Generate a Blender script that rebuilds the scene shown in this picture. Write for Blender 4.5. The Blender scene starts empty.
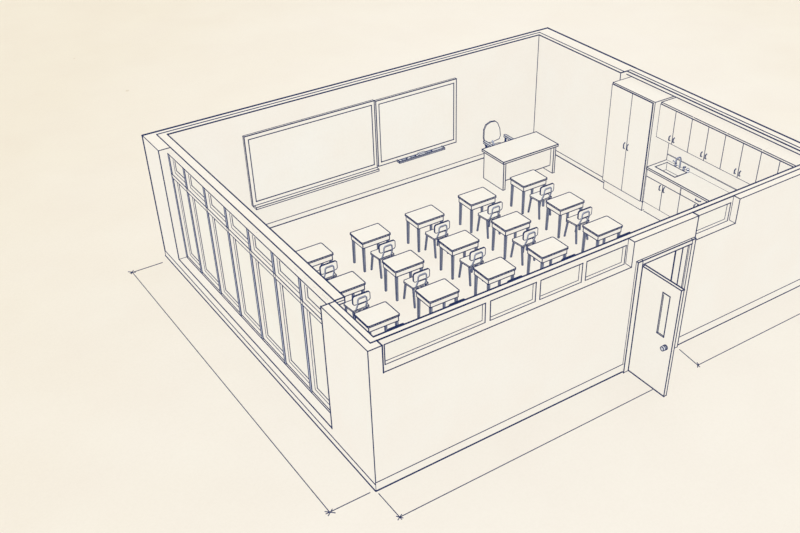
import bpy, bmesh, math
from mathutils import Vector, Matrix, Quaternion

S = bpy.context.scene
COL = S.collection
H = 2.7                       # wall height
W, D = 10.0, 8.255            # outer size of the room
THIN, MED, BOLD, FINE, FAR = .0085, .0112, .0165, .0098, .0205

# ------------------------------------------------------------------ materials
def srgb(r, g, b):
    f = lambda c: (c / 255) / 12.92 if c / 255 <= .04045 else ((c / 255 + .055) / 1.055) ** 2.4
    return (f(r), f(g), f(b), 1)

def paper(name, base, warm, scale=1.1, sheet=False):
    m = bpy.data.materials.new(name); m.use_nodes = True
    nt = m.node_tree; N = nt.nodes; L = nt.links; N.clear()
    out = N.new('ShaderNodeOutputMaterial'); d = N.new('ShaderNodeBsdfDiffuse')
    L.new(d.outputs[0], out.inputs[0])
    g = N.new('ShaderNodeNewGeometry')
    n1 = N.new('ShaderNodeTexNoise'); n1.inputs['Scale'].default_value = scale
    n1.inputs['Detail'].default_value = 6; L.new(g.outputs['Position'], n1.inputs['Vector'])
    r1 = N.new('ShaderNodeValToRGB'); r1.color_ramp.elements[0].position = .3; r1.color_ramp.elements[1].position = .72
    r1.color_ramp.elements[0].color = base; r1.color_ramp.elements[1].color = warm
    L.new(n1.outputs['Fac'], r1.inputs['Fac'])
    n2 = N.new('ShaderNodeTexNoise'); n2.inputs['Scale'].default_value = 26
    n2.inputs['Detail'].default_value = 5; L.new(g.outputs['Position'], n2.inputs['Vector'])
    r2 = N.new('ShaderNodeValToRGB'); r2.color_ramp.elements[0].color = (.955, .95, .94, 1)
    r2.color_ramp.elements[0].position = .3; r2.color_ramp.elements[1].position = .62
    L.new(n2.outputs['Fac'], r2.inputs['Fac'])
    mx = N.new('ShaderNodeMixRGB'); mx.blend_type = 'MULTIPLY'; mx.inputs[0].default_value = .4
    L.new(r1.outputs[0], mx.inputs[1]); L.new(r2.outputs[0], mx.inputs[2])
    last = mx
    if sheet:                 # an old sheet: browned blotches towards its edges
        sub = N.new('ShaderNodeVectorMath'); sub.operation = 'SUBTRACT'; sub.inputs[1].default_value = (6.0, 1.5, 0)
        ln = N.new('ShaderNodeVectorMath'); ln.operation = 'LENGTH'; cb = N.new('ShaderNodeCombineXYZ')
        L.new(g.outputs['Position'], sub.inputs[0]); L.new(cb.outputs[0], ln.inputs[0])
        for k_, ax in enumerate(((.82, -.57, 0), (.22, .31, 0))):       # the sheet lies turned and is longer one way
            dt = N.new('ShaderNodeVectorMath'); dt.operation = 'DOT_PRODUCT'; dt.inputs[1].default_value = ax
            L.new(sub.outputs[0], dt.inputs[0]); L.new(dt.outputs['Value'], cb.inputs[k_])
        n3 = N.new('ShaderNodeTexNoise'); n3.inputs['Scale'].default_value = .45; n3.inputs['Detail'].default_value = 7
        L.new(g.outputs['Position'], n3.inputs['Vector'])
        ma = N.new('ShaderNodeMath'); ma.operation = 'MULTIPLY_ADD'; ma.inputs[1].default_value = 4.5
        L.new(n3.outputs['Fac'], ma.inputs[0]); L.new(ln.outputs['Value'], ma.inputs[2])
        mr = N.new('ShaderNodeMapRange'); mr.inputs['From Min'].default_value = 7.5; mr.inputs['From Max'].default_value = 17
        L.new(ma.outputs[0], mr.inputs['Value'])
        m2 = N.new('ShaderNodeMixRGB'); m2.blend_type = 'MULTIPLY'; m2.inputs[2].default_value = (.95, .925, .86, 1)
        L.new(mr.outputs[0], m2.inputs[0]); L.new(mx.outputs[0], m2.inputs[1]); last = m2
        v = N.new('ShaderNodeTexVoronoi'); v.inputs['Scale'].default_value = .55; L.new(g.outputs['Position'], v.inputs['Vector'])
        lt = N.new('ShaderNodeMath'); lt.operation = 'LESS_THAN'; lt.inputs[1].default_value = .028
        L.new(v.outputs['Distance'], lt.inputs[0])
        m3 = N.new('ShaderNodeMixRGB'); m3.inputs[2].default_value = srgb(214, 198, 170)
        sc = N.new('ShaderNodeMath'); sc.operation = 'MULTIPLY'; sc.inputs[1].default_value = .45
        L.new(lt.outputs[0], sc.inputs[0]); L.new(sc.outputs[0], m3.inputs[0]); L.new(last.outputs[0], m3.inputs[1]); last = m3
    L.new(last.outputs[0], d.inputs['Color'])
    return m

def flat(name, c, var=.12):
    m = bpy.data.materials.new(name); m.use_nodes = True
    nt = m.node_tree; N = nt.nodes; L = nt.links; N.clear()
    out = N.new('ShaderNodeOutputMaterial'); d = N.new('ShaderNodeBsdfDiffuse'); L.new(d.outputs[0], out.inputs[0])
    g = N.new('ShaderNodeNewGeometry'); n = N.new('ShaderNodeTexNoise'); n.inputs['Scale'].default_value = 9
    L.new(g.outputs['Position'], n.inputs['Vector'])
    r = N.new('ShaderNodeValToRGB'); r.color_ramp.elements[0].position = .3; r.color_ramp.elements[1].position = .7
    r.color_ramp.elements[0].color = tuple(x * (1 - var) for x in c[:3]) + (1,)
    r.color_ramp.elements[1].color = tuple(min(1, x * (1 + var)) for x in c[:3]) + (1,)
    L.new(n.outputs['Fac'], r.inputs['Fac']); L.new(r.outputs[0], d.inputs['Color'])
    return m

PAPER = paper('cream_paint', srgb(249, 244, 233), srgb(248, 241, 229))
SHEET = paper('aged_paper', srgb(248, 242, 230), srgb(246, 239, 227), .6, True)
WHITE = paper('pale_laminate', srgb(249, 245, 235), srgb(248, 242, 230))
GLASS = paper('frosted_glass', srgb(248, 244, 232), srgb(247, 241, 228))
INK = flat('navy_ink', srgb(36, 48, 86))
GREY2 = flat('mullion_shading_grey', srgb(186, 191, 206), .05)  # shading tone painted onto the mullion fronts
DARK = flat('dark_blue_grey_metal', srgb(84, 90, 112))
GREY = flat('blue_grey_metal', srgb(138, 143, 158))
PALEGREY = flat('pale_grey_metal', srgb(205, 206, 210))

# ------------------------------------------------------------------ mesh builder
class MB:
    def __init__(s, r=FINE):
        s.v = []; s.f = []; s.m = []; s.r = r
    def face(s, idx, mat=0):
        s.f.append(tuple(idx)); s.m.append(mat)
    def line(s, p, q, r=None, ext=True):
        r = s.r if r is None else r
        if r <= 0: return
        p = Vector(p); q = Vector(q); d = q - p
        if d.length < 1e-6: return
        d.normalize()
        a = d.orthogonal().normalized() if abs(d.z) > .9 else d.cross(Vector((0, 0, 1))).normalized()
        b = d.cross(a)
        if ext: p = p - d * r * .8; q = q + d * r * .8
        n = 6; i0 = len(s.v)
        for c in (p, q):
            for k in range(n):
                t = 2 * math.pi * k / n
                s.v.append(c + a * math.cos(t) * r + b * math.sin(t) * r)
        for k in range(n):
            s.face((i0 + k, i0 + (k + 1) % n, i0 + n + (k + 1) % n, i0 + n + k), 1)
        s.face([i0 + k for k in range(n)][::-1], 1); s.face([i0 + n + k for k in range(n)], 1)
    def path(s, pts, r=None, close=False):
        n = len(pts)
        for i in range(n if close else n - 1):
            s.line(pts[i], pts[(i + 1) % n], r)
    def box(s, x0, y0, z0, x1, y1, z1, r=None, mat=0, fx=None):
        i = len(s.v)
        c = [(x, y, z) for z in (z0, z1) for x, y in ((x0, y0), (x1, y0), (x1, y1), (x0, y1))]
        s.v += [Vector(q) for q in c]
        for f in ((3, 2, 1, 0), (4, 5, 6, 7), (0, 1, 5, 4), (1, 2, 6, 5), (2, 3, 7, 6), (3, 0, 4, 7)):
            s.face([i + k for k in f], mat)
        if fx is not None: s.m[-1] = fx               # drawn shading painted in grey on the outward (-x) face
        r = s.r if r is None else r
        if r > 0:
            for a, b in ((0, 1), (1, 2), (2, 3), (3, 0), (4, 5), (5, 6), (6, 7), (7, 4), (0, 4), (1, 5), (2, 6), (3, 7)):
                s.line(c[a], c[b], r)
    def prism(s, pts, axis, lo, hi, r=None, mat=0, sharp=30):
        """outline pts (2D, counter-clockwise) pushed along an axis from lo to hi"""
        mp = {'z': lambda u, v, w: (u, v, w), 'y': lambda u, v, w: (u, w, v), 'x': lambda u, v, w: (w, u, v)}[axis]
        n = len(pts); i = len(s.v)
        lo_ = [Vector(mp(u, v, lo)) for u, v in pts]; hi_ = [Vector(mp(u, v, hi)) for u, v in pts]
        s.v += lo_ + hi_
        s.face([i + k for k in range(n)][::-1], mat); s.face([i + n + k for k in range(n)], mat)
        for k in range(n): s.face((i + k, i + (k + 1) % n, i + n + (k + 1) % n, i + n + k), mat)
        r = s.r if r is None else r
        if r > 0:
            s.path(lo_, r, True); s.path(hi_, r, True)
            for k in range(n):
                a = Vector(pts[k]) - Vector(pts[k - 1]); b = Vector(pts[(k + 1) % n]) - Vector(pts[k])
                if math.degrees(a.angle(b)) > sharp: s.line(lo_[k], hi_[k], r)
    def bar(s, p, q, r0, r1, mat=0, n=8, ring=0):
        p = Vector(p); q = Vector(q); d = (q - p).normalized()
        a = d.cross(Vector((0, 1, 0))) if abs(d.y) < .9 else d.cross(Vector((1, 0, 0)))
        a.normalize(); b = d.cross(a); i = len(s.v)
        for c, r in ((p, r0), (q, r1)):
            for k in range(n):
                t = 2 * math.pi * (k + .5) / n
                s.v.append(c + a * math.cos(t) * r + b * math.sin(t) * r)
        for k in range(n): s.face((i + k, i + (k + 1) % n, i + n + (k + 1) % n, i + n + k), mat)
        s.face([i + k for k in range(n)][::-1], mat); s.face([i + n + k for k in range(n)], mat)
        if ring > 0:
            s.path(s.v[i:i + n], ring, True); s.path(s.v[i + n:i + 2 * n], ring, True)
    def post(s, p, q, w0, w1, r, mat=0):
        """square tapering leg from p (top) to q (foot) with inked edges"""
        i = len(s.v); c = []
        for o, w in ((p, w0), (q, w1)):
            for dx, dy in ((-1, -1), (1, -1), (1, 1), (-1, 1)):
                c.append(Vector((o[0] + dx * w / 2, o[1] + dy * w / 2, o[2])))
        s.v += c
        for f in ((0, 1, 2, 3), (7, 6, 5, 4), (0, 4, 5, 1), (1, 5, 6, 2), (2, 6, 7, 3), (3, 7, 4, 0)):
            s.face([i + k for k in f], mat)
        for a, b in ((0, 4), (1, 5), (2, 6), (3, 7), (4, 5), (5, 6), (6, 7), (7, 4)): s.line(c[a], c[b], r, False)
    def build(s, name, mat=PAPER, parent=None, base=None, ink=INK):
        me = bpy.data.meshes.new(name)
        o = Vector(base) if base is not None else Vector((0, 0, 0))
        me.from_pydata([tuple(v - o) for v in s.v], [], s.f)
        me.materials.append(mat); me.materials.append(ink)
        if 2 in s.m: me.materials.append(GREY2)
        for p, m in zip(me.polygons, s.m): p.material_index = m
        bm = bmesh.new(); bm.from_mesh(me); bmesh.ops.recalc_face_normals(bm, faces=bm.faces[:]); bm.to_mesh(me); bm.free()
        ob = bpy.data.objects.new(name, me); COL.objects.link(ob)
        ob.location = o
        if parent: ob.parent = parent
        return ob

def tag(o, label, cat=None, group=None, kind=None):
    o['label'] = label
    if cat: o['category'] = cat
    if group: o['group'] = group
    if kind: o['kind'] = kind
    return o

def thing(name, loc, label, cat, group=None, kind=None, rz=0):
    o = bpy.data.objects.new(name, None); COL.objects.link(o)
    o.location = loc; o.rotation_euler = (0, 0, rz); o.empty_display_size = .2
    return tag(o, label, cat, group, kind)

def kids(o):
    return [c for c in bpy.data.objects if c.parent == o]

def copy_tree(o, parent=None):
    c = o.copy(); COL.objects.link(c)
    if parent: c.parent = parent
    for ch in kids(o): copy_tree(ch, c)
    return c

def rounded(x0, y0, x1, y1, rad, n=4):
    p = []
    for cx, cy, a0 in ((x1 - rad, y1 - rad, 0), (x0 + rad, y1 - rad, 90), (x0 + rad, y0 + rad, 180), (x1 - rad, y0 + rad, 270)):
        for k in range(n + 1):
            t = math.radians(a0 + 90 * k / n); p.append((cx + rad * math.cos(t), cy + rad * math.sin(t)))
    return p

# ------------------------------------------------------------------ setting
JL, TL, BL = .13, .24, .41            # left wall: joint, inner face, inner face of the window beam
YJ, YI = .14, .24                     # front wall: joint / recess depth, inner face
BJ, BI = 8.14, 8.03                   # back wall: joint, inner face
P0, P1, GX0_ = 1.31, 7.47, .165                   # left wall: ends of the window recess
XJ0, XI0 = 9.665, 9.56                # right wall by the corner
XJ1, XI1, XW = 9.835, 9.74, 9.93      # right wall behind the cabinets: joint, cap edge, wall face
YS = 5.26                             # where the right wall steps back
SILL, HEAD = .315, 2.60                # window recess
CZ0, CZ1 = 2.22, 2.58                 # clerestory band

m = MB(); m.box(-70, -50, -.06, 90, 110, -.012, 0)
tag(m.build('ground', SHEET), 'old cream drawing paper spread out under the whole classroom', 'ground', kind='structure')
m = MB(); m.box(TL, YI, -.011, XI0 + .2, BI, 0.0, 0)
tag(m.build('floor', PAPER), 'plain cream classroom floor under the desks', 'floor', kind='structure')

# left wall: two piers, sill wall, header beam
m = MB()
m.box(0, 0, 0, TL, P0, H, 0)
m.box(0, P1, 0, TL, D, H, 0)
m.box(0, P0, 0, BL, P1, SILL, 0)
m.box(TL, P0 + .02, HEAD, BL, BI, H, 0)
m.box(TL, P1, 0, BL, BI, HEAD, 0)
z = H
m.path([(0, 0, z), (0, P0, z)], THIN); m.path([(0, P0, z), (TL, P0, z)], MED)
m.path([(0, P1, z), (0, D, z)], THIN); m.path([(0, P1, z), (TL, P1, z)], THIN)
m.path([(TL, P0 + .02, z), (TL, BJ, z)], .0122); m.path([(BL, P0 + .02, z), (BL, BI, z)], .0135)
m.path([(JL, YJ, z), (JL, P0, z)], MED); m.path([(TL, YI, z), (TL, P0, z)], MED)
m.path([(0, 0, z), (TL - .005, 0, z)], THIN)
m.line((0, 0, 0), (0, 0, z), THIN); m.line((0, D, 0), (0, D, z), .019)
m.line((0, P0, SILL), (0, P0, z), MED + .002); m.line((0, P1, SILL), (0, P1, z), THIN + .002)
m.line((GX0_, P1, SILL), (GX0_, P1, HEAD), THIN)
m.line((0, P0, SILL), (0, P1, SILL), MED); m.line((0, P1, SILL), (GX0_, P1, SILL), THIN)
m.path([(TL, P0 + .02, z), (BL, P0 + .02, z), (BL, P0 + .02, HEAD), (TL, P0 + .02, HEAD)], MED)
m.line((TL, P0 + .02, H - .05), (BL, P0 + .02, H - .05), THIN)
tag(m.build('wall_left'), 'long cream window wall with end piers on the left', 'wall', kind='structure')

# back wall
m = MB(); m.box(TL, BI, 0, W, D, H, 0)
m.line((0, D, z), (W, D, z), FAR)
m.line((TL, BJ, z), (XJ0, BJ, z), .0125); m.line((BL, BI, z), (XI0, BI, z), .0135)
m.line((0, D, 0), (W, D, 0), MED)
tag(m.build('wall_back'), 'cream wall carrying the two whiteboards', 'wall', kind='structure')

# right wall: thick by the corner, thinner with a cap behind the cabinets
m = MB(); m.box(XW, YI, 0, W, YS, H, 0); m.box(XI1, YI, 2.63, XW, YS, H, 0)
m.line((W, 0, z), (W, YS, z), FAR - .002); m.line((W, 0, 0), (W, YS, 0), MED)
m.path([(XJ1, YS, z), (XJ1, YJ, z)], .0125); m.path([(XI1, YS, z), (XI1, YI, z)], .0130)
m.line((XI1, YI, 2.63), (XI1, YS, 2.63), .0120)
tag(m.build('wall_alcove'), 'thinner cream wall with a top cap behind the wardrobe and kitchen cabinets', 'wall', kind='structure')
m = MB(); m.box(XI0, YS, 0, W, BI, H, 0); m.line((W, YS, z), (W, D, z), FAR)
m.path([(XJ0, BJ, z), (XJ0, YS, z), (XJ1, YS, z)], .0120)
m.path([(XI0, BI, z), (XI0, YS, z), (XI1, YS, z)], .0130)
m.line((XI0, BI, 0), (XI0, BI, z), .0132); m.line((XI0, YS, 0), (XI0, YS, z), MED)
tag(m.build('wall_right'), 'cream wall between the back corner and the wardrobe', 'wall', kind='structure')

# front wall with door opening and clerestory recesses
DX0, DX1, DZ = 5.205, 6.345, 2.22
R0, R1, R2, R3 = TL - .005, 5.0, 6.45, 7.45
m = MB()
m.box(TL, 0, 0, DX0, YI, CZ0, 0); m.box(DX1, 0, 0, W, YI, CZ0, 0)
m.box(R1, 0, CZ0, DX0, YI, H, 0); m.box(DX0, 0, DZ, DX1, YI, H, 0); m.box(DX1, 0, CZ0, R2, YI, H, 0)
m.box(R3, 0, CZ0, W, YI, H, 0)
m.box(TL, YJ, CZ1, R1, YI, H, 0); m.box(R2, YJ, CZ1, R3, YI, H, 0)
HOLES = [(.35, 2.13), (2.225, 3.10), (3.19, 4.04), (4.125, 4.965)]
e = TL
for a, b in HOLES:
    m.box(e, YJ, CZ0, a, YI, CZ1, 0); e = b
m.box(e, YJ, CZ0, R1, YI, CZ1, 0)
HOLE5 = (6.53, 7.40)
m.box(R2, YJ, CZ0, HOLE5[0], YI, CZ1, 0); m.box(HOLE5[1], YJ, CZ0, R3, YI, CZ1, 0)
m.line((JL, YJ, z), (W, YJ, z), .0125); m.line((TL, YI, z), (XI1, YI, z), .0150)
m.line((R1, 0, z), (R2, 0, z), THIN); m.line((R3, 0, z), (W, 0, z), THIN); m.line((W, 0, 0), (W, 0, z), MED)
for x in (R0, R2): m.line((x, 0, z), (x, YJ, z), MED + .002); m.line((x, 0, CZ0), (x, 0, z), MED + .001)
for x in (R1, R3):
    m.line((x, 0, z), (x, YJ, z), THIN); m.line((x, 0, CZ0), (x, 0, z), THIN)
    m.line((x, YJ, CZ0), (x, YJ, z), THIN); m.line((x, 0, CZ0), (x, YJ, CZ0), THIN)
m.line((R0, 0, CZ0), (R1, 0, CZ0), THIN); m.line((R2, 0, CZ0), (R3, 0, CZ0), THIN)
tag(m.build('wall_front'), 'cream wall nearest the viewer with the open door and small high windows', 'wall', kind='structure')

# baseboards
def board(name, label, b, lines):
    k = MB(); k.box(*b, 0)
    for p, q, r in lines: k.line(p, q, r)
    tag(k.build(name), label, 'baseboard', kind='structure')
board('baseboard_back', 'low cream skirting under the whiteboards', (BL, BI - .015, 0, XI0 - .015, BI, .12),
      [((BL, BI - .015, .12), (XI0, BI - .015, .12), THIN), ((BL, BI - .015, 0.003), (XI0, BI - .015, 0.004), .0180)])
board('baseboard_right', 'low cream skirting left of the wardrobe', (XI0 - .015, YS + .01, 0, XI0, BI, .12),
      [((XI0 - .015, YS, .12), (XI0 - .015, BI, .12), THIN), ((XI0 - .015, YS, 0.003), (XI0 - .015, BI, 0.004), .0180)])
board('baseboard_left', 'low outside skirting below the tall windows', (-.012, 0, -.01, 0, D, .135),
      [((-.012, 0, .135), (-.012, D, .135), THIN), ((-.012, 0, .003), (-.012, D, .003), .0165)])
k = MB()
for a, b in ((0, DX0 - .11), (DX1 + .08, W)):
    k.box(a, -.012, -.01, b, 0, .175, 0); k.line((a, -.012, .175), (b, -.012, .175), THIN - .001); k.line((a, -.012, .003), (b, -.012, .003), BOLD if a == 0 else MED + .002)
tag(k.build('baseboard_front'), 'low outside skirting on both sides of the open door', 'baseboard', kind='structure')

# tall windows in the left wall: grid of mullions and a transom
MY = [6.73, 5.85, 4.98, 4.10, 3.22, 2.30]
T0, T1 = 2.115, 2.195
GX0, GX1 = .165, .236
m = MB(.0088)
for y in MY + [P1 - .03]:
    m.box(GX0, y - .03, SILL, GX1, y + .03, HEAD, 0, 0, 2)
    for dy in (-.03, .03): m.line((GX0, y + dy, SILL), (GX0, y + dy, HEAD))
    m.line((GX1, y - .03, SILL), (GX1, y - .03, HEAD - .03)); m.line((GX0, y - .03, HEAD), (GX0, y + .03, HEAD))
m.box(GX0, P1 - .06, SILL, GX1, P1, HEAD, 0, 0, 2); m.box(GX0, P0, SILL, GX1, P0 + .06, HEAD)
ys = [P1 - .06] + [v for y in MY for v in (y + .03, y - .03)] + [P0 + .06]
CELLS = [(ys[2 * i + 1], ys[2 * i]) for i in range(7)]
for a, b in CELLS:
    m.box(GX0 - .004, a - .03, T0, GX1, b + .03, T1, 0); m.line((GX0 - .004, a - .03, T0), (GX0 - .004, b + .03, T0)); m.line((GX0 - .004, a - .03, T1), (GX0 - .004, b + .03, T1))
    m.line((GX0, a, HEAD), (GX0, b, HEAD)); m.box(GX0, a, HEAD - .03, GX1, b, HEAD, 0)
    m.box(GX0, a, SILL, GX1, b, SILL + .05, 0); m.line((GX0, a, SILL + .05), (GX0, b, SILL + .05))
m.line((GX0, P0, SILL), (GX0, P1, SILL), MED + .002)
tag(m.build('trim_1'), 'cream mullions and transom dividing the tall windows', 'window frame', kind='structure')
ORD = ['first', 'second', 'third', 'fourth', 'fifth', 'sixth', 'seventh']
for i, (a, b) in enumerate(CELLS):
    lab = {0: 'tall window at the far end of the left wall beside the back pier', 6: 'tall window at the near end of the left wall, partly behind the front pier'}.get(
        i, 'tall window in the left wall, %s counted from the back pier' % ORD[i])
    w = thing('window_%d' % (i + 1), (.233, (a + b) / 2, SILL + .05), lab, 'window', kind='structure')
    for z0, z1 in ((T1, HEAD), (SILL + .05, T0)):
        k = MB(THIN); x0, x1, s = .228, .238, .085
        k.box(x0, a, z0, x1, a + s, z1, 0); k.box(x0, b - s, z0, x1, b, z1, 0)
        k.box(x0, a + s, z0, x1, b - s, z0 + s, 0); k.box(x0, a + s, z1 - s, x1, b - s, z1, 0)
        for q in ((a, b, z0, z1 - .03), (a + s, b - s, z0 + s, z1 - s)):
            k.path([(x0, q[0], q[2]), (x0, q[1], q[2]), (x0, q[1], q[3])] if q[0] == a else [(x0, q[0], q[2]), (x0, q[1], q[2]), (x0, q[1], q[3]), (x0, q[0], q[3])], None, q[0] != a)
        base = (.233, (a + b) / 2, SILL + .05)
        sash = k.build('sash', PAPER, None, base); sash.location = (0, 0, 0); sash.parent = w
        k = MB(0); k.box(.232, a + s, z0 + s, .238, b - s, z1 - s)
        pane = k.build('pane', GLASS, None, base); pane.location = (0, 0, 0); pane.parent = sash

# small high windows in the front wall
CL = ['long high window at the left end of the front wall', 'high window in the front wall, second from the left corner',
      'high window in the front wall, third from the left corner', 'high window in the front wall just left of the door',
      'single high window in the front wall right of the door']
for i, (a, b) in enumerate(HOLES + [HOLE5]):
    base = ((a + b) / 2, .19, CZ0)
    w = thing('window_%d' % (i + 8), base, CL[i], 'window', kind='structure')
    k = MB(THIN); t = .012
    k.box(a, YJ, CZ0, a + t, YI, CZ1, 0); k.box(b - t, YJ, CZ0, b, YI, CZ1, 0)
    k.box(a, YJ, CZ0, b, YI, CZ0 + t, 0); k.box(a, YJ, CZ1 - t, b, YI, CZ1, 0)
    k.path([(a, YJ, CZ0), (b, YJ, CZ0), (b, YJ, CZ1), (a, YJ, CZ1)], MED - .001, True)
    k.path([(a, YJ + .055, CZ0 + t), (b - t, YJ + .055, CZ0 + t), (b - t, YJ + .055, CZ1)], THIN)
    fr = k.build('window_frame', PAPER, None, base); fr.location = (0, 0, 0); fr.parent = w
    k = MB(0); k.box(a + t, YJ + .055, CZ0 + t, b - t, YJ + .075, CZ1 - t)
    pa = k.build('pane', GLASS, None, base); pa.location = (0, 0, 0); pa.parent = w

def part(mb, name, mat, parent, base, ink=INK):
    o = mb.build(name, mat, None, base, ink); o.location = (0, 0, 0); o.parent = parent
    return o
def sub(mb, name, mat, parent, base, ink=INK):
    return part(mb, name, mat, parent, base, ink)

# door
base = ((DX0 + DX1) / 2, 0, 0)
dr = thing('door_1', base, 'open classroom door with a narrow glass panel, standing ajar in its frame', 'door', kind='structure')
k = MB(THIN); c = .105
k.box(DX0 - c, -.045, 0, DX0, 0, DZ + .075); k.box(DX1, -.045, 0, DX1 + c - .03, 0, DZ + .075)
k.box(DX0 - c, -.045, DZ, DX1 + c - .03, 0, DZ + .075, 0)
k.path([(DX0 - c, -.045, 0), (DX0 - c, -.045, DZ + .075), (DX1 + c - .03, -.045, DZ + .075), (DX1 + c - .03, -.045, 0)], MED)
k.line((DX0 - c, 0, DZ + .075), (DX1 + c - .03, 0, DZ + .075), MED)
k.line((DX0, -.045, DZ), (DX1, -.045, DZ), MED + .001); k.line((DX0, -.045, 0), (DX0, -.045, DZ), MED)
part(k, 'door_frame', PAPER, dr, base)
k = MB(THIN); k.box(DX0 - .001, 0, 0, DX0 + .012, YI + .01, DZ, 0); k.box(DX1 - .03, 0, 0, DX1 + .001, YI + .01, DZ, 0)
k.box(DX0, 0, DZ - .012, DX1, YI + .01, DZ + .001, 0)
k.box(DX1 - .05, .09, 0, DX1 - .03, .15, DZ - .012, 0)
for y, r in ((0, THIN), (.09, MED), (YI + .01, BOLD)):
    k.line((DX1 - .03 - (.02 if y == .09 else 0), y, 0), (DX1 - .03 - (.02 if y == .09 else 0), y, DZ), r)
part(k, 'door_jamb', PAPER, dr, base)
k = MB(MED - .001); LX0, LX1, LY0, LY1 = 5.21, 5.267, -.05, -.925
k.box(LX0, LY1, .01, LX1, LY0, 2.19)
k.line((LX0, LY1, .01), (LX0, LY0, .01), MED + .003); k.line((LX1, LY1, 2.19), (LX1, LY0, 2.19), MED + .003)
leaf = part(k, 'door_leaf', PAPER, dr, base)
k = MB(MED - .001); k.box(LX0 - .004, -.72, 1.15, LX0 + .01, -.56, 1.96)
k.line((LX0 - .006, -.585, 1.17), (LX0 - .006, -.585, 1.93), .007); k.line((LX0 - .006, -.71, 1.175), (LX0 - .006, -.57, 1.175), .007)
tag(part(k, 'glass_panel', GLASS, leaf, base), 'narrow upright glass panel in the door')
k = MB(.007)
for sx, x in ((-1, LX0), (1, LX1)):
    k.bar((x, -.795, .99), (x + sx * .02, -.795, .99), .042, .042, 0, 12, .008)
    k.bar((x + sx * .02, -.795, .99), (x + sx * .07, -.795, .99), .022, .022, 0, 10)
    k.bar((x + sx * .05, -.795, .99), (x + sx * .085, -.795, .99), .042, .038, 0, 12, .008)
tag(part(k, 'door_knob', PALEGREY, leaf, base), 'round grey door knob')

# ------------------------------------------------------------------ dimension lines on the paper
def dim(label, segs):
    k = MB(.0085)
    for p, q in segs: k.line((p[0], p[1], -.006), (q[0], q[1], -.006), .0078)
    o = k.build('dimension_line', INK); tag(o, label, 'dimension line', 'dimension lines on the paper')
dim('long thin dimension line on the paper beside the tall window wall',
    [((-.81, 8.08), (-.81, .02)), ((-.86, 8.06), (-.17, 8.06)), ((-.87, .02), (-.10, .02)),
     ((-.87, 8.13), (-.76, 8.03)), ((-.77, 8.12), (-.85, 8.02)), ((-.86, .07), (-.75, -.04)), ((-.86, -.03), (-.75, .05))])
dim('thin dimension line on the paper running from the front corner to the open door',
    [((0, -.67), (5.19, -.67)), ((0, -.72), (0, -.08)), ((-.05, -.70), (.05, -.64)), ((-.03, -.63), (.03, -.71))])
dim('thin dimension line on the paper starting right of the open door',
    [((6.33, -.64), (W + .6, -.64)), ((6.33, -.69), (6.40, -.13)), ((6.29, -.68), (6.37, -.61)), ((6.38, -.58), (6.36, -.64))])

# ------------------------------------------------------------------ whiteboards
YB = 7.97
def whiteboard(label, x0, x1, z0, z1, fl, fr):
    base = ((x0 + x1) / 2, BI, z0)
    t = thing('whiteboard', base, label, 'whiteboard', 'whiteboards on the back wall')
    k = MB(MED); f = .085
    k.box(x0, YB, z0, x0 + fl, BI, z1, 0); k.box(x1 - fr, YB, z0, x1, BI, z1, 0)
    k.box(x0 + fl, YB, z1 - f, x1 - fr, BI, z1, 0); k.box(x0 + fl, YB, z0, x1 - fr, BI, z0 + f, 0)
    for y, r in ((YB, .0118), (BI - .006, .0085)): k.path([(x0, y, z0), (x1, y, z0), (x1, y, z1), (x0, y, z1)], r, True)
    k.path([(x0 + fl, YB, z0 + f), (x1 - fr, YB, z0 + f), (x1 - fr, YB, z1 - f), (x0 + fl, YB, z1 - f)], MED, True)
    for x in (x0, x1):
        for zz in (z0, z1): k.line((x, YB, zz), (x, BI, zz), .008)
    part(k, 'frame', PAPER, t, base)
    k = MB(0); k.box(x0 + fl, YB + .01, z0 + f, x1 - fr, BI - .005, z1 - f)
    part(k, 'writing_surface', WHITE, t, base)
    return t, base
t, base = whiteboard('large whiteboard nearest the window wall with a long ledge below', 1.93, 4.995, .67, 2.25, .085, .07)
k = MB(.0100); k.box(1.96, 7.88, .62, 4.985, BI, .665)
part(k, 'ledge', PAPER, t, base)
t, base = whiteboard('smaller whiteboard nearest the office chair with a short marker tray', 5.035, 7.16, .68, 2.225, .075, .07)
k = MB(.0068); TX0, TX1 = 5.52, 6.76
k.box(TX0, 7.85, .655, TX1, YB - .002, .675); k.box(TX0, 7.85, .675, TX1, 7.86, .695); k.box(TX0, 7.86, .675, TX0 + .012, YB - .002, .70); k.box(TX1 - .012, 7.86, .675, TX1, YB - .002, .70)
part(k, 'marker_tray', PALEGREY, t, base)
for lab, x in (('grey marker pen at the left end of the tray', 5.68), ('grey marker pen left of the eraser in the tray', 5.92), ('grey marker pen right of the eraser in the tray', 6.36)):
    k = MB(0); k.bar((x - .06, 7.915, .69), (x + .045, 7.915, .69), .015, .015, 0, 10, .005); k.bar((x + .045, 7.915, .69), (x + .085, 7.915, .69), .016, .014, 1, 10)
    tag(k.build('marker_pen', GREY, None, (x, 7.915, .675)), lab, 'marker', 'marker pens in the tray')
k = MB(.006); k.box(6.07, 7.885, .676, 6.24, 7.945, .72); k.box(6.07, 7.885, .676, 6.24, 7.945, .688, 0, 1)
tag(k.build('board_eraser', PALEGREY, None, (6.155, 7.915, .676)), 'grey board eraser lying in the middle of the marker tray', 'eraser')

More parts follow.
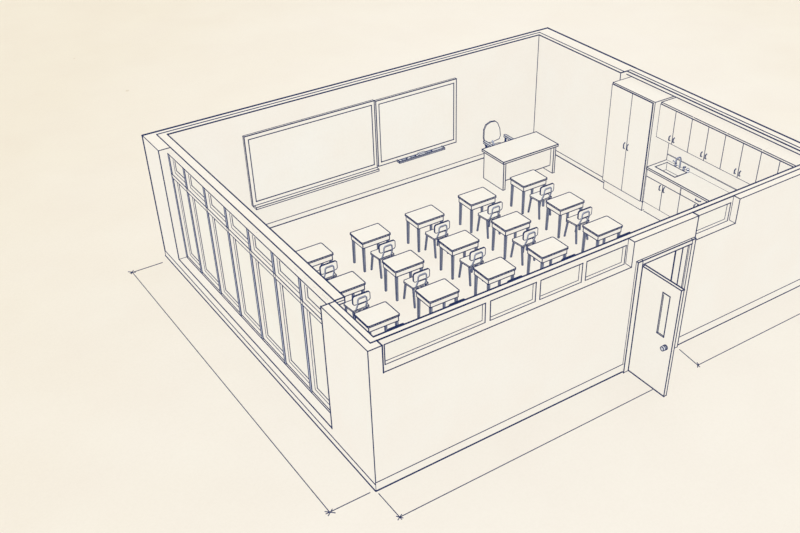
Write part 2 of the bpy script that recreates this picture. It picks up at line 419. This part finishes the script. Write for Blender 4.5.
# ------------------------------------------------------------------ student desks
DESKH = .70
def make_desk():
    root = thing('student_desk', (0, 0, 0), '', 'desk', 'student desks')
    k = MB(.0098); k.prism(rounded(-.335, -.245, .335, .245, .035, 3), 'z', DESKH - .026, DESKH, .0108, 0, 40)
    k.build('desktop', WHITE, root)
    k = MB(.0108); k.box(-.312, -.222, DESKH - .14, .312, .222, DESKH - .026)
    k.build('book_box', PAPER, root)
    for sx in (-1, 1):
        for sy in (-1, 1):
            k = MB(); k.post((sx * .285, sy * .197, DESKH - .14), (sx * .292, sy * .204, 0), .040, .030, .0068)
            k.build('leg', GREY, root)
    return root
CX = [(1.977, 3.297, 4.614, 5.961, 7.361), (1.955, 3.277, 4.595, 5.91, 7.349), (1.932, 3.244, 4.568, 5.873, 7.313)]
CY = (5.51, 4.267, 3.054)
ROW = ['row nearest the whiteboards', 'middle row', 'row along the door wall']
COLN = ['closest to the windows', 'second from the windows', 'in the middle of the five', 'second from the kitchen side', 'closest to the kitchen side']
proto = make_desk(); first = True
for j in range(3):
    for i in range(5):
        o = proto if first else copy_tree(proto); first = False
        o.location = (CX[j][i] + .05, CY[j] + .065, 0)
        o['label'] = 'student desk, %s, %s' % (ROW[j], COLN[i])

# ------------------------------------------------------------------ student chairs (origin under the middle of the seat)
def make_chair():
    root = thing('student_chair', (0, 0, 0), '', 'chair', 'student chairs')
    k = MB(.0092); k.prism([(-.17, -.165), (.17, -.165), (.195, .12), (.16, .165), (-.16, .165), (-.195, .12)], 'z', .425, .45, None, 0, 30)
    k.build('seat', WHITE, root)
    k = MB(.0090); k.prism(rounded(-.182, .60, .182, .79, .045, 4), 'y', -.205, -.185, None, 0, 40)
    k.build('backrest', WHITE, root)
    k = MB(0); r = .0155                       # inverted U that carries the backrest
    pts = [(-.105, -.15, .43), (-.10, -.225, .60), (-.09, -.228, .71), (-.065, -.228, .735), (.065, -.228, .735), (.09, -.228, .71), (.10, -.225, .60), (.105, -.15, .43)]
    for p, q in zip(pts[:-1], pts[1:]): k.bar(p, q, r, r, 0, 8); 
    k.bar((-.10, -.222, .60), (.10, -.222, .60), .011, .011, 1, 6)
    for p, q in zip(pts[:-1], pts[1:]):
        k.line(Vector(p) + Vector((0, -.012, -.011)), Vector(q) + Vector((0, -.012, -.011)), .006)
    k.build('back_frame', GREY, root)
    for sx in (-1, 1):
        for sy, y0, y1 in ((1, .13, .195), (-1, -.13, -.185)):
            k = MB(); k.post((sx * .145, y0, .425), (sx * .155, y1, 0), .028, .024, .0062)
            k.build('leg', GREY, root)
    return root
proto = make_chair(); first = True
for j in range(3):
    for i in range(5):
        o = proto if first else copy_tree(proto); first = False
        o.location = (CX[j][i] + .06, CY[j] - .355, 0)
        o['label'] = ('student chair at its desk, %s, %s' % (ROW[j], COLN[i])) if j < 2 else \
            ('student chair mostly hidden behind the door wall, %s' % COLN[i])

# ------------------------------------------------------------------ teacher's desk and office chair
base = (8.175, 6.84, 0)
t = thing('teacher_desk', base, 'large plain teacher desk with panel sides in front of the office chair', 'desk')
k = MB(.0125); k.box(7.375, 6.43, .685, 8.965, 7.235, .73); part(k, 'desktop', WHITE, t, base)
for x in (7.41, 8.87):
    k = MB(.0125); k.box(x, 6.46, 0, x + .055, 7.20, .685); part(k, 'side_panel', PAPER, t, base)
k = MB(.0120); k.box(7.465, 6.56, .17, 8.87, 6.585, .685); part(k, 'modesty_panel', PAPER, t, base)

base = (7.99, 7.45, 0)
t = thing('office_chair', base, 'rounded office chair with armrests behind the teacher desk', 'chair')
k = MB(.0100); k.prism([(7.775, .60), (7.98, .575), (8.19, .60), (8.225, .68), (8.20, .86), (8.13, 1.02), (8.06, 1.08), (7.93, 1.095), (7.80, 1.05), (7.745, .94), (7.74, .75)], 'y', 7.66, 7.69, None, 0, 45)
part(k, 'backrest', WHITE, t, base)
k = MB(.0105); k.prism(rounded(7.75, 7.22, 8.23, 7.66, .08), 'z', .43, .50, None, 0, 40); part(k, 'seat', WHITE, t, base)
for x in (7.70, 8.30):
    k = MB(.0095); k.prism(rounded(x - .035, 7.29, x + .035, 7.60, .03, 3), 'z', .66, .70, None, 0, 40)
    k.bar((x, 7.55, .66), (x - math.copysign(.05, x - 8), 7.5, .45), .025, .025, 1, 8)
    part(k, 'armrest', PALEGREY, t, base)
k = MB(.008); k.bar((7.99, 7.45, .08), (7.99, 7.45, .44), .035, .03, 0, 10, .008); k.bar((7.99, 7.69, .62), (7.99, 7.52, .46), .025, .025)
part(k, 'pedestal', GREY, t, base)
for a in range(5):
    an = math.radians(a * 72 + 20); k = MB(.007); ex, ey = 7.99 + .27 * math.cos(an), 7.45 + .27 * math.sin(an)
    k.bar((7.99, 7.45, .10), (ex, ey, .075), .028, .02, 0, 8); k.bar((ex, ey - .02, .035), (ex, ey + .02, .035), .035, .035, 0, 10, .007)
    part(k, 'caster_leg', GREY, t, base)

# ------------------------------------------------------------------ cabinets
def pull(parent, base, p, axis, sx, l=.13):
    """bow handle on a door whose face looks to -x"""
    x, y, z = p; k = MB(.0085); o = .035
    e = (0, 0, l / 2) if axis == 'z' else (0, l / 2, 0)
    a = Vector((x, y, z)) + Vector(e); b = Vector((x, y, z)) - Vector(e); q = Vector((-o, 0, 0))
    for u, v in ((a, a * .8 + b * .2 + q), (a * .8 + b * .2 + q, a * .2 + b * .8 + q), (a * .2 + b * .8 + q, b)): k.bar(u, v, .014, .014, 0, 8)
    k.line(a * .8 + b * .2 + q * 1.2, a * .2 + b * .8 + q * 1.2, .0095)
    part(k, 'handle', DARK, parent, base)

# wardrobe
WY0, WY1, WF, WZ0, WZ = 3.955, 5.225, 9.312, .23, 2.553
base = (9.58, (WY0 + WY1) / 2, 0)
t = thing('wardrobe', base, 'tall two-door wardrobe beside the sink counter', 'wardrobe')
k = MB(.0088); k.box(WF + .022, WY0, WZ0, XW - .012, WY1, WZ); k.line((WF + .022, WY1, WZ0), (WF + .022, WY1, WZ), .0125); part(k, 'body', PAPER, t, base)
k = MB(.0098); k.box(WF + .045, WY0 + .01, 0.004, XW - .012, WY1 - .01, WZ0); part(k, 'plinth', PAPER, t, base)
ym = 4.60
for a, b, hy in ((WY0 + .01, ym, ym - .05), (ym, WY1, ym + .055)):
    k = MB(.0088); k.box(WF, a + .035 * (a < 4.2), WZ0 + .005, WF + .02, b, WZ - .03); d = part(k, 'door', PAPER, t, base)
    pull(d, base, (WF, hy, 1.31), 'z', -1, .15)

# wall cabinets
UF, UZ0, UZ = 9.43, 1.785, 2.553
UB = [3.895, 2.995, 2.105, 1.21, .325]
UL = ['hanging cabinet pair of doors next to the wardrobe, above the sink', 'hanging cabinet second from the wardrobe', 'hanging cabinet third from the wardrobe', 'hanging cabinet farthest from the wardrobe, cut off by the front wall']
for i in range(4):
    b, a = UB[i], UB[i + 1]; base = (9.65, (a + b) / 2, UZ0)
    t = thing('wall_cabinet', base, UL[i], 'cabinet', 'hanging cabinets above the counter')
    k = MB(0); k.box(UF + .02, a + .008, UZ0, XW - .012, b - .008, UZ)
    for zz, r in ((UZ, .0085), (UZ0, .0135)): k.line((UF + .02, a + .012, zz), (UF + .02, b - .012, zz), r, False)
    if i == 0:
        k.path([(UF + .02, b - .008, UZ0), (UF + .02, b - .008, UZ), (XW - .012, b - .008, UZ)], .0105); k.line((UF + .02, b - .008, UZ0), (XW - .012, b - .008, UZ0), .0095)
    part(k, 'body', PAPER, t, base)
    mid = (a + b) / 2
    for c0, c1, hy in ((a, mid, mid - .06), (mid, b, mid + .06)):
        k = MB(.0062); k.box(UF, c0 + .003, UZ0 + .003, UF + .018, c1 - .003, UZ - .035); d = part(k, 'door', PAPER, t, base)
        pull(d, base, (UF, hy, UZ0 + .12), 'z', -1, .11)

# base cabinets
BF, BZ0, BZ = 9.33, .26, 1.045
BB = [3.93, 2.925, 1.92, .92, .26]
BLB = ['base cabinet with two doors under the sink', 'base cabinet with a drawer next to the sink cabinet', 'base cabinet third from the wardrobe under the counter', 'narrow base cabinet at the end of the counter by the front wall']
for i in range(4):
    b, a = BB[i], BB[i + 1]; base = (9.6, (a + b) / 2, 0)
    t = thing('base_cabinet', base, BLB[i], 'cabinet', 'base cabinets under the counter')
    k = MB(0); k.box(BF + .02, a + .014, BZ0, XW - .02, b - .014, BZ if i else .90)
    k.line((BF + .02, a + .012, BZ0), (BF + .02, b - .012, BZ0), .011, False)
    part(k, 'body', PAPER, t, base)
    k = MB(.0095); k.box(BF + .05, a + .014, 0.004, XW - .02, b - .014, BZ0, 0); k.line((BF + .05, a + .012, .005), (BF + .05, b - .012, .005), .011, False)
    part(k, 'plinth', PAPER, t, base)
    mid = (a + b) / 2
    k = MB(.0058); k.box(BF, a + .009, .885, BF + .018, b - .009, 1.04)
    dw = part(k, 'front_panel' if i == 0 else 'drawer', PAPER, t, base)
    if i: pull(dw, base, (BF, mid, .975), 'y', -1, .15)
    for c0, c1, hy in ((a, mid, mid - .06), (mid, b, mid + .06)):
        k = MB(.0058); k.box(BF, c0 + .004, BZ0 + .005, BF + .018, c1 - .004, .876); d = part(k, 'door', PAPER, t, base)
        pull(d, base, (BF, hy, .79), 'z', -1, .13)

# counter with a hole for the sink
SX0, SX1, SY0, SY1, CT = 9.455, 9.805, 3.245, 3.825, 1.10
CY0, CY1 = .27, 3.928
base = (9.58, 2.1, 1.06)
t = thing('countertop', base, 'long pale countertop with a backsplash holding the sink', 'countertop')
k = MB(.0105)
k.box(9.30, CY0, 1.061, SX0, CY1, CT, 0); k.box(SX1, CY0, 1.061, XW - .012, CY1, CT, 0)
k.box(SX0, CY0, 1.061, SX1, SY0, CT, 0); k.box(SX0, SY1, 1.061, SX1, CY1, CT, 0)
for zz in (1.061, CT): k.path([(9.30, CY0, zz), (9.30, CY1, zz), (XW - .012, CY1, zz)])
k.line((9.30, CY1, 1.061), (9.30, CY1, CT))
part(k, 'worktop', WHITE, t, base)
k = MB(.0060); k.box(XW - .035, CY0, CT, XW - .012, CY1, CT + .13)
part(k, 'backsplash', WHITE, t, base)

base = ((SX0 + SX1) / 2, (SY0 + SY1) / 2, .95)
t = thing('sink', base, 'small rectangular sink set into the countertop beside the wardrobe', 'sink')
k = MB(.0105); k.path([(SX0, SY0, CT), (SX1, SY0, CT), (SX1, SY1, CT), (SX0, SY1, CT)], .0135, True)
w_ = .015
k.box(SX0, SY0, CT - .005, SX0 + w_, SY1, CT + .004, 0); k.box(SX1 - w_, SY0, CT - .005, SX1, SY1, CT + .004, 0)
k.box(SX0, SY0, CT - .005, SX1, SY0 + w_, CT + .004, 0); k.box(SX0, SY1 - w_, CT - .005, SX1, SY1, CT + .004, 0)
part(k, 'rim', WHITE, t, base)
k = MB(.0085); a0, a1, b0, b1, zb = SX0 + .01, SX1 - .01, SY0 + .01, SY1 - .01, .94
k.box(a0, b0, zb - .008, a1, b1, zb, 0); k.box(a0 - .006, b0, zb, a0, b1, CT - .006, 0); k.box(a1, b0, zb, a1 + .006, b1, CT - .006, 0)
k.box(a0, b0 - .006, zb, a1, b0, CT - .006, 0); k.box(a0, b1, zb, a1, b1 + .006, CT - .006, 0)
k.path([(a0, b0, zb), (a1, b0, zb), (a1, b1, zb), (a0, b1, zb)], None, True)
for x, y in ((a0, b0), (a1, b0), (a1, b1), (a0, b1)): k.line((x, y, zb), (x, y, CT))
part(k, 'basin', WHITE, t, base)

base = (9.852, 3.50, CT)
t = thing('faucet', base, 'small grey two-handled tap behind the sink', 'tap')
k = MB(.007); pts = [(9.852, 3.5, CT), (9.852, 3.5, 1.30), (9.83, 3.5, 1.35), (9.78, 3.5, 1.365), (9.72, 3.5, 1.345), (9.705, 3.5, 1.28)]
for p, q in zip(pts[:-1], pts[1:]): k.bar(p, q, .017, .017, 0, 8); k.line(Vector(p) + Vector((0, .015, 0)), Vector(q) + Vector((0, .015, 0)), .007); k.line(Vector(p) - Vector((0, .015, 0)), Vector(q) - Vector((0, .015, 0)), .007)
part(k, 'spout', GREY, t, base)
for y in (3.62, 3.38):
    k = MB(.007); k.bar((9.852, y, CT), (9.852, y, CT + .06), .026, .02, 0, 10, .007); k.bar((9.852, y, CT + .07), (9.825, y + math.copysign(.06, y - 3.5), CT + .10), .015, .012, 0, 8, .006)
    part(k, 'tap_handle', GREY, t, base)
base = (9.852, 3.26, CT)
k = MB(.007); k.bar((9.852, 3.26, CT), (9.852, 3.26, CT + .04), .03, .022, 0, 10, .007); k.bar((9.852, 3.26, CT + .04), (9.81, 3.23, CT + .09), .02, .026, 0, 10, .007)
tag(k.build('sink_sprayer', PALEGREY, None, base), 'small grey pull-out sprayer on the counter right of the tap', 'sprayer')

# ------------------------------------------------------------------ light: shadowless fill suns added above and on four sides for flat faces
def sun(name, d, e):
    l = bpy.data.lights.new(name, 'SUN'); l.energy = e; l.angle = math.radians(4); l.use_shadow = False
    o = bpy.data.objects.new(name, l); COL.objects.link(o)
    o.rotation_euler = Vector(d).to_track_quat('-Z', 'Y').to_euler(); o.location = (5 - d[0] * 12, 4 - d[1] * 12, 6 - d[2] * 12)
E_ = math.pi * .93
for n, d in (('fill_above', (0, 0, -1)), ('fill_left', (1, 0, 0)), ('fill_front', (0, 1, 0)), ('fill_right', (-1, 0, 0)), ('fill_back', (0, -1, 0))):
    sun(n, d, E_)
w = bpy.data.worlds.new('pale_sky'); S.world = w; w.use_nodes = True
bg = w.node_tree.nodes.get('Background') or w.node_tree.nodes.new('ShaderNodeBackground')
bg.inputs[0].default_value = (1, .98, .95, 1); bg.inputs[1].default_value = .08
S.cycles.diffuse_bounces = 0

# ------------------------------------------------------------------ camera
R_ = ((0.821479, -0.570230, -0.003289), (0.348270, 0.497137, 0.794709), (0.451532, 0.653982, -0.606981))
cam = bpy.data.cameras.new('camera'); co = bpy.data.objects.new('camera', cam); COL.objects.link(co)
f_px, cx, cy = 1008.551, 442.833, 347.082
cam.sensor_fit = 'HORIZONTAL'; cam.sensor_width = 36; cam.lens = f_px / 800 * 36
cam.shift_x = (400 - cx) / 800; cam.shift_y = (cy - 266.5) / 800
cam.clip_end = 500
rt, up, fw = (Vector(v) for v in R_)
M = Matrix((rt, up, -fw)).transposed().to_4x4(); M.translation = Vector((-5.39760, -9.64039, 11.17258))
co.matrix_world = M
S.camera = co
S.view_settings.view_transform = 'Standard'; S.view_settings.look = 'None'
S.view_settings.exposure = 0; S.view_settings.gamma = 1; S.view_settings.use_curve_mapping = False
